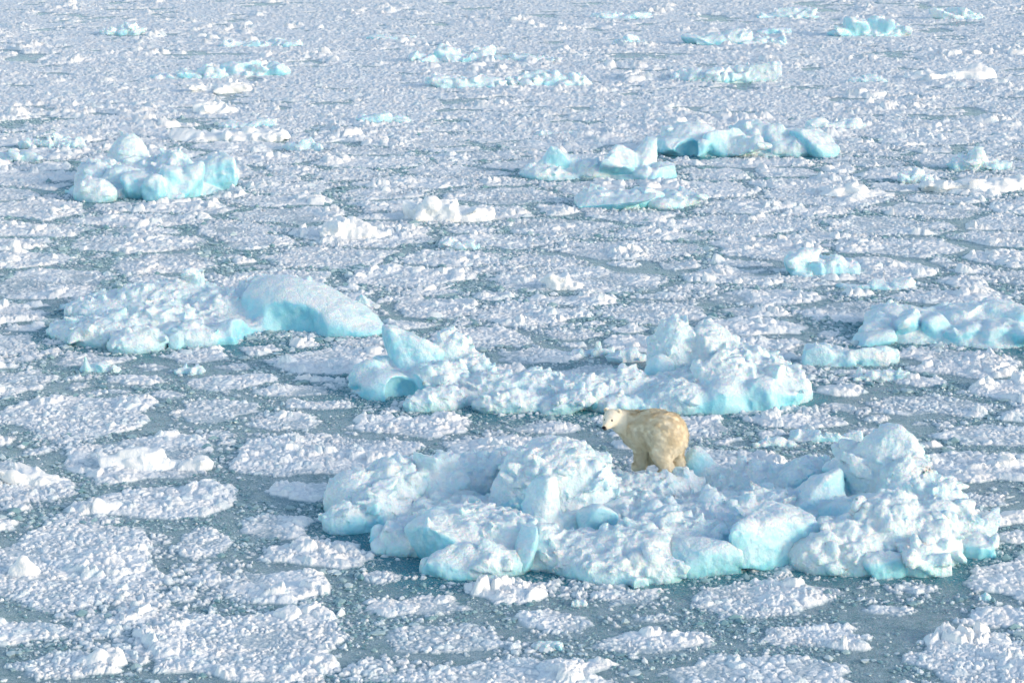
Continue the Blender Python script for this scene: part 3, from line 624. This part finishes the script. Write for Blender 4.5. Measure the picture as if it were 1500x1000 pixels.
for i, (x, y, a, d, l) in enumerate(FL):
    V, Q, cl = floe(x, y, a, d, 300 + i, i)
    if len(Q) < 40: continue
    o = mesh_obj('slush_floe', V, Q, M_BRASH, attrs={'cell': cl}); o.location = (x, y, 0)
    tag(o, ('white slush floe: ' if 0 else '') + labs[i], 'ice floe', 'slush floes packed across the sea')
print('floe meshes', time.time() - T0)

# ------------------------------------------------------------------ far brash field: one crushed mass
def field():
    ys = [YFAR - 3]; 
    while ys[-1] < 330: ys.append(ys[-1] + .00105 * ys[-1] * (1 if ys[-1] < 200 else 4))
    ys = np.array(ys); us = np.linspace(-.37, .37, 1500)
    Y, U = np.meshgrid(ys, us, indexing='ij'); X = U * Y
    p = np.stack([X.ravel(), Y.ravel()], 1)
    q = p + .15 * np.stack([vnoise(p, .8, 31), vnoise(p, .8, 32)], 1)
    big, a0 = chunks(q, .9, 41, .3); mid, a1 = chunks(q, .42, 42, .35); sml, a2 = chunks(q, .2, 43, .4)
    F1, F2, hh, _ = worley(p + .6 * np.stack([vnoise(p, 2.5, 35), vnoise(p, 2.5, 36)], 1), 4.2, 44)
    lane = sm(-.42, -.12, fbm(p * np.array([.8, 1.0]), 2.4, 5, 37, .65)); bm = sm(.0, .6, fbm(p, 4, 4, 45, .6)) 
    h = .055 + .40 * big * bm * a0 ** 2 + .11 * mid * (.1 + a1) * sm(-.6, .4, fbm(p, 1.6, 2, 48)) + .085 * sml * (.3 + a2) + .10 * bm
    h = h * (.3 + .7 * lane) - .09 * (1 - lane) - .03
    m_ = sm(YFAR - 3, YFAR + 1, p[:, 1] + 2 * vnoise(p, 3, 46)); h = h * m_ - .06 * (1 - m_)
    ny, nx = X.shape; G = h.reshape(ny, nx); keep = G > -.02
    k = keep[:-1, :-1] | keep[1:, :-1] | keep[:-1, 1:] | keep[1:, 1:]
    idx = np.arange(nx * ny).reshape(ny, nx)
    Q = np.stack([idx[:-1, :-1][k], idx[:-1, 1:][k], idx[1:, 1:][k], idx[1:, :-1][k]], 1)
    u, inv = np.unique(Q, return_inverse=True)
    o = mesh_obj('brash_ice', np.column_stack([p[u], h[u]]), inv.reshape(Q.shape), M_BRASH, attrs={'cell': a1[u]})
    tag(o, 'far field of crushed white brash ice reaching to the top of the picture', 'brash ice', kind='stuff')
field()
def near_brash():
    ys = [27.]
    while ys[-1] < YFAR + 2: ys.append(ys[-1] * 1.00085)
    ys = np.array(ys); us = np.linspace(-.37, .37, 1450)
    Y, U = np.meshgrid(ys, us, indexing='ij'); X = U * Y; p = np.stack([X.ravel(), Y.ravel()], 1)
    dn = fbm(p, 1.5, 5, 61, .62) - .04 + .07 * sm(50, 40, p[:, 1]) + .35 * sm(.245, .27, np.abs(p[:, 0] / p[:, 1])) + .3 * sm(34, 31, p[:, 1])
    ok = dn > -.1; dn = dn[ok]; pk = p[ok]; sc = 1 + .6 * sm(50, 100, pk[:, 1])
    q = pk + .04 * np.stack([vnoise(pk, .2, 62), vnoise(pk, .2, 63)], 1)
    c1, a1 = chunks(q, .18, 64, .4, .6); c2, a2 = chunks(q, .085, 65, .45, .6)
    h = np.full(len(p), -.1, np.float32)
    dens = sm(-.02, .40, dn)
    h[ok] = (.075 * c1 * a1 ** .7 + .045 * c2 * a2) * sc - .050 + .055 * dens + .04 * dens ** 2 * fbm(pk, .5, 2, 66)
    ny, nx = X.shape; G = h.reshape(ny, nx); keep = G > -.008
    k = keep[:-1, :-1] | keep[1:, :-1] | keep[:-1, 1:] | keep[1:, 1:]
    idx = np.arange(nx * ny).reshape(ny, nx)
    Q = np.stack([idx[:-1, :-1][k], idx[:-1, 1:][k], idx[1:, 1:][k], idx[1:, :-1][k]], 1)
    u, inv = np.unique(Q, return_inverse=True); cl = np.zeros(len(p)); cl[ok] = a1
    o = mesh_obj('thin_brash', np.column_stack([p[u], h[u]]), inv.reshape(Q.shape), M_BRASH, attrs={'cell': cl[u]})
    tag(o, 'thin broken brash lying in patches between the slush floes', 'brash ice', kind='stuff')
near_brash()
# loose crushed bits afloat in the lanes
def bits():
    R = rs(5)
    ico = np.array([[0, 0, 1], [.9, 0, .4], [.28, .85, .4], [-.73, .53, .4], [-.73, -.53, .4], [.28, -.85, .4], [.73, .53, -.4], [-.28, .85, -.4], [-.9, 0, -.4], [-.28, -.85, -.4], [.73, -.53, -.4]])
    fc = np.array([[0, 1, 2], [0, 2, 3], [0, 3, 4], [0, 4, 5], [0, 5, 1], [1, 6, 2], [2, 6, 7], [2, 7, 3], [3, 7, 8], [3, 8, 4], [4, 8, 9], [4, 9, 5], [5, 9, 10], [5, 10, 1], [1, 10, 6]])
    n = 700000
    y = np.sqrt(R.uniform(33 ** 2, 112 ** 2, n)); x = R.uniform(-.25, .25, n) * y; p = np.stack([x, y], 1)
    dn = fbm(p, 1.6, 4, 71, .6); near = sm(110, 45, y)
    keep = R.uniform(0, 1, n) < sm(-.35, .45, dn) * (.35 + .65 * near)
    inside = np.zeros(n, bool)
    for ex, ey, ea, ed in E: inside |= np.hypot((x - ex) / ea, (y - ey) / ed) < .85
    keep &= ~inside; x, y, p = x[keep], y[keep], p[keep]; n = len(x)
    r = .014 + .035 * R.uniform(0, 1, n) ** 3 + .09 * (R.uniform(0, 1, n) ** 40); r *= (1 + .35 * (y > 60))
    ang = R.uniform(0, 6.28, n); V = ico[None] * (1 + R.uniform(-.3, .3, (n, 11, 1)))
    V = V * (r[:, None] * np.stack([R.uniform(.8, 1.6, n), R.uniform(.7, 1.3, n), R.uniform(.35, .9, n)], 1))[:, None, :]
    ca, sa = np.cos(ang)[:, None], np.sin(ang)[:, None]
    Vx = V[..., 0] * ca - V[..., 1] * sa; Vy = V[..., 0] * sa + V[..., 1] * ca
    V = np.stack([Vx + x[:, None], Vy + y[:, None], V[..., 2] + r[:, None] * .15], -1).reshape(-1, 3)
    Fc = (fc[None] + np.arange(n)[:, None, None] * 11).reshape(-1, 3)
    print('bits', n)
    o = mesh_obj('loose_brash', V, Fc, M_BITS, smooth=False, attrs={'cell': np.repeat(R.uniform(0, 1, n), 11)})
    tag(o, 'small crushed ice bits drifting loose in the slush lanes', 'brash ice', kind='stuff')
bits()
# ------------------------------------------------------------------ polar bear
def mat_fur(name, base=None):
    m, t, b = nodes(name)
    tc = N(t, 'ShaderNodeTexCoord').outputs['Object']
    if base is None:
        n1 = N(t, 'ShaderNodeTexNoise', {'Vector': tc, 'Scale': 2.2, 'Detail': 3}).outputs[0]
        mp = N(t, 'ShaderNodeMapping', {'Vector': tc, 'Scale': (11, 11, 34), 'Rotation': (0, .5, .4)}).outputs[0]
        n2 = N(t, 'ShaderNodeTexNoise', {'Vector': mp, 'Scale': 1.0, 'Detail': 4, 'Distortion': 1.2}).outputs[0]
        c = mix(t, rng(t, n1, .35, .65, 0, 1), (.88, .76, .55), (.94, .87, .71))
        c = mix(t, rng(t, n2, .40, .70, .0, .45), c, (.80, .66, .46))
        hd = N(t, 'ShaderNodeAttribute', attribute_name='face').outputs['Fac']
        c = mix(t, hd, c, (.90, .86, .77))
        dk = N(t, 'ShaderNodeAttribute', attribute_name='dark').outputs['Fac']
        c = mix(t, dk, c, (.06, .045, .04))
        t.links.new(c, b.inputs['Base Color'])
        bp = N(t, 'ShaderNodeBump', {'Height': n2, 'Strength': .7, 'Distance': .022}).outputs[0]
        t.links.new(bp, b.inputs['Normal']); b.inputs['Roughness'].default_value = .85
    else:
        b.inputs['Base Color'].default_value = (*base, 1); b.inputs['Roughness'].default_value = .3
    b.inputs['Specular IOR Level'].default_value = .25
    return m
def bear():
    BX, BR, BZ = 951, 719, .50
    bp = P(BX, BR, 0); org = np.array([bp[0], bp[1], BZ])
    k = .10
    #  (a, b, ra, rb, blend)
    caps = [((.33, -.25, .885), (.10, -.05, .92), .45, .40, .16), ((.10, -.05, .91), (-.34, .22, .905), .385, .33, .16), ((-.34, .22, .89), (-.60, .28, .98), .325, .225, .14),
            ((-.60, .28, .98), (-.80, .17, 1.09), .25, .175, .10), ((-.81, .15, 1.10), (-.85, .08, 1.07), .195, .17, .05), ((-.85, .06, 1.06), (-.975, -.16, .975), .130, .078, .05),
            ((-.30, .16, .76), (.05, .0, .74), .28, .27, .12),
            # near fore leg
            ((-.30, .04, .76), (-.19, .06, .44), .235, .155, .18), ((-.19, .06, .44), (-.20, .0, .12), .165, .135, .05), ((-.19, .02, .08), (-.32, -.08, .06), .125, .10, .04),
            # far fore leg
            ((-.22, .38, .76), (-.02, .36, .42), .22, .14, .10), ((-.02, .36, .42), (.03, .34, .12), .13, .10, .05), ((.03, .34, .08), (-.09, .28, .05), .10, .08, .04),
            # near hind leg
            ((.30, -.30, .66), (.20, -.45, .44), .31, .21, .26), ((.20, -.46, .44), (.33, -.48, .20), .205, .155, .08), ((.33, -.48, .18), (.31, -.50, .07), .15, .135, .05), ((.33, -.50, .06), (.19, -.57, .05), .11, .09, .04),
            # far hind leg
            ((.48, -.10, .66), (.52, -.04, .42), .28, .19, .22), ((.52, -.06, .42), (.62, -.10, .18), .18, .14, .08), ((.62, -.10, .16), (.54, -.16, .06), .14, .12, .05),
            ((.70, -.44, .74), (.74, -.47, .66), .055, .035, .06)]
    ears = [((-.945, .20, 1.275), .058), ((-.665, .10, 1.265), .062)]
    vx = .0125; lo = np.array([-1.25, -.85, -.06]); hi = np.array([1.05, .85, 1.5]); n = np.ceil((hi - lo) / vx).astype(int)
    G = np.stack(np.meshgrid(*[np.arange(n[i]) * vx + lo[i] for i in range(3)], indexing='ij'), -1).astype(np.float32)
    f = np.full(n, 1., np.float32)
    for a, b, ra, rb, kk in caps:
        a, b = np.array(a), np.array(b); m = max(ra, rb) + .45
        l = np.maximum(((np.minimum(a, b) - m - lo) / vx).astype(int), 0); h_ = np.minimum(((np.maximum(a, b) + m - lo) / vx).astype(int) + 1, n)
        sl = tuple(slice(l[i], h_[i]) for i in range(3)); g = G[sl] - a; ab = b - a
        tt = np.clip((g @ ab) / (ab @ ab), 0, 1); d = np.linalg.norm(g - tt[..., None] * ab, axis=-1) - (ra + (rb - ra) * tt)
        f[sl] = smin(f[sl], d, kk)
    for c, r in ears:
        d = np.linalg.norm((G - np.array(c)) / np.array([1, .55, 1.1]), axis=-1) - r; f = smin(f, d, .025)
    # eye hollows
    fd = np.array([-.42, -.88, -.22]); fd /= np.linalg.norm(fd); hc = np.array([-.825, .12, 1.09])
    side = np.cross(fd, [0, 0, 1]); side /= np.linalg.norm(side); upv = np.cross(side, fd)
    eyes = [hc + fd * .168 + side * sg * .078 + upv * .050 for sg in (-1, 1)]
    for e in eyes: f = -smin(-f, np.linalg.norm(G - e - fd * .012, axis=-1) - .020, .02)
    f[0] = f[-1] = 1; f[:, 0] = f[:, -1] = 1; f[:, :, 0] = f[:, :, -1] = 1
    V, Q = surface_nets(f, lo, vx)
    keepm = (1 - sm(.24, .36, np.linalg.norm(V - hc, axis=1)))[:, None]; V0 = V.copy()
    for _ in range(60):
        acc = np.zeros_like(V); cn = np.zeros(len(V))
        for k_ in range(4):
            for m_ in (1, 3):
                for c_ in range(3): acc[:, c_] += np.bincount(Q[:, k_], V[Q[:, (k_ + m_) % 4], c_], len(V))
                cn += np.bincount(Q[:, k_], minlength=len(V))
        V = V * .4 + .6 * acc / cn[:, None]
    V = V * (1 - keepm) + V0 * keepm; nn = vnormals(V, Q)
    headw = 1 - sm(.22, .42, np.linalg.norm(V - hc, axis=1))
    V = V + nn * ((.010 * fbm(V * np.array([1, 1, .6]), .22, 3, 901) + .008 * fbm(V, .06, 2, 902)) * (1 - headw * .555))[:, None]
    dark = np.zeros(len(V))
    for e in eyes: dark = np.maximum(dark, .8 * (1 - sm(.018, .034, np.linalg.norm(V - e, axis=1))))
    tip = np.array([-.975, -.16, .975]) + fd * .05
    dark = np.maximum(dark, .75 * (1 - sm(.045, .075, np.linalg.norm(V - tip + np.array([0, 0, .03]), axis=1))))
    for c, r in ears:
        cc = np.array(c) + fd * .03; dark = np.maximum(dark, .55 * (1 - sm(.018, .04, np.linalg.norm(V - cc, axis=1))))
    fur = mat_fur('bear_fur'); o = mesh_obj('polar_bear', V, Q, fur, attrs={'face': headw * .55, 'dark': dark})
    o.location = org
    tag(o, 'cream polar bear standing on the ice mass, back arched, head turned', 'polar bear')
    blk = mat_fur('bear_skin_black', (.012, .011, .012))
    def ball(name, c, r, sc=(1, 1, 1)):
        u = np.linspace(0, np.pi, 9)[:, None]; v = np.linspace(0, 2 * np.pi, 17)[None, :-1]
        X = np.stack([np.sin(u) * np.cos(v), np.sin(u) * np.sin(v), np.cos(u) + 0 * v], -1)
        W = (X[..., 0:1] * side * sc[0] + X[..., 1:2] * fd * sc[1] + X[..., 2:3] * upv * sc[2]) * r + c
        idx = np.arange(9 * 16).reshape(9, 16); rr = np.roll(idx, -1, 1)
        K = np.stack([idx[:-1], idx[1:], rr[1:], rr[:-1]], -1).reshape(-1, 4)
        return mesh_obj(name, W.reshape(-1, 3), K, blk, o)
    for e in eyes: ball('eye', e - fd * .006, .022)
    ball('nose', np.array([-.975, -.16, .975]) + fd * .066 + upv * .022, .042, (1.15, .7, .85))
    ball('mouth', np.array([-.975, -.16, .975]) + fd * .035 - upv * .040, .040, (1.0, .6, .22))
    # guard hairs
    R = rs(8); vn = vnormals(V, Q); a = np.linalg.norm(np.cross(V[Q[:, 2]] - V[Q[:, 0]], V[Q[:, 3]] - V[Q[:, 1]]), axis=1)
    m = 60000; qi = R.choice(len(Q), m, p=a / a.sum()); wt = R.dirichlet((1, 1, 1, 1), m)
    c = (V[Q[qi]] * wt[..., None]).sum(1); nv = vn[Q[qi, 0]]
    hw = 1 - sm(.25, .45, np.linalg.norm(c - hc, axis=1)); ok = (dark[Q[qi, 0]] < .15) & (c[:, 2] > .0) & ~((hw > .6) & (R.uniform(size=m) < .5))
    c, nv, hw = c[ok], nv[ok], hw[ok]; m = len(c)
    flow = np.stack([.8 + 0 * c[:, 0], -.45 + 0 * c[:, 0], -.75 + 0 * c[:, 0]], 1) + .5 * np.stack([vnoise(c, .12, 911 + k) for k in range(3)], 1)
    flow -= nv * (flow * nv).sum(1, keepdims=True); flow /= np.linalg.norm(flow, axis=1, keepdims=True) + 1e-6
    ln = R.uniform(.035, .09, m) * (1 - .65 * hw)
    d = flow + nv * R.uniform(.15, .5, m)[:, None]; d /= np.linalg.norm(d, axis=1, keepdims=True)
    sd_ = np.cross(d, nv); sd_ /= np.linalg.norm(sd_, axis=1, keepdims=True) + 1e-6; wd = R.uniform(.003, .006, m)[:, None]
    A = c - sd_ * wd - nv * .004; B = c + sd_ * wd - nv * .004; T = c + d * ln[:, None]
    T += .03 * np.stack([vnoise(c, .07, 921 + k) for k in range(3)], 1) * (1 - hw)[:, None]
    W = np.stack([A, B, T], 1).reshape(-1, 3); K = np.arange(m * 3).reshape(-1, 3)
    ho = mesh_obj('fur', W, K, fur, o, smooth=False, attrs={'face': np.repeat(hw * .8, 3)})
bear()
# ------------------------------------------------------------------ sea
def sea():
    ys = np.concatenate([[-400, -60, -10, 5], np.linspace(15, 30, 12), np.arange(31, 130, .3), np.linspace(131, 340, 60), [500, 900, 2500]])
    us = np.concatenate([[-9, -2, -.8, -.45], np.linspace(-.37, .37, 230), [.45, .8, 2, 9]]); Y, U = np.meshgrid(ys, us, indexing='ij'); X = U * np.maximum(Y, 30)
    p = np.stack([X.ravel(), Y.ravel()], 1); foot = np.zeros(len(p))
    big = np.concatenate([[(P(s[1], s[2])[0], P(s[1], s[2])[1], s[3] / 2 / scale_at(s[2]), s[4] / 2) if s[0] == 'B' else (P(s[0], s[1])[0], P(s[0], s[1])[1], s[3] / 2 / scale_at(s[1]), s[4] / 2) for s in sp] for sp, o in BERGS[:8]])
    for bx, by, a, d in big:
        r = np.hypot(np.maximum(np.abs(p[:, 0] - bx) - a, 0), np.maximum(np.abs(p[:, 1] - by) - d, 0))
        foot = np.maximum(foot, 1 - sm(-.1, 1.5, r + .6 * fbm(p, 1.2, 3, 81)))
    ny, nx = X.shape; idx = np.arange(nx * ny).reshape(ny, nx)
    Q = np.stack([idx[:-1, :-1], idx[:-1, 1:], idx[1:, 1:], idx[1:, :-1]], -1).reshape(-1, 4)
    o = mesh_obj('water', np.column_stack([p, np.zeros(len(p))]), Q, M_SEA, attrs={'foot': foot})
    tag(o, kind='structure')
sea()
print('built', time.time() - T0)
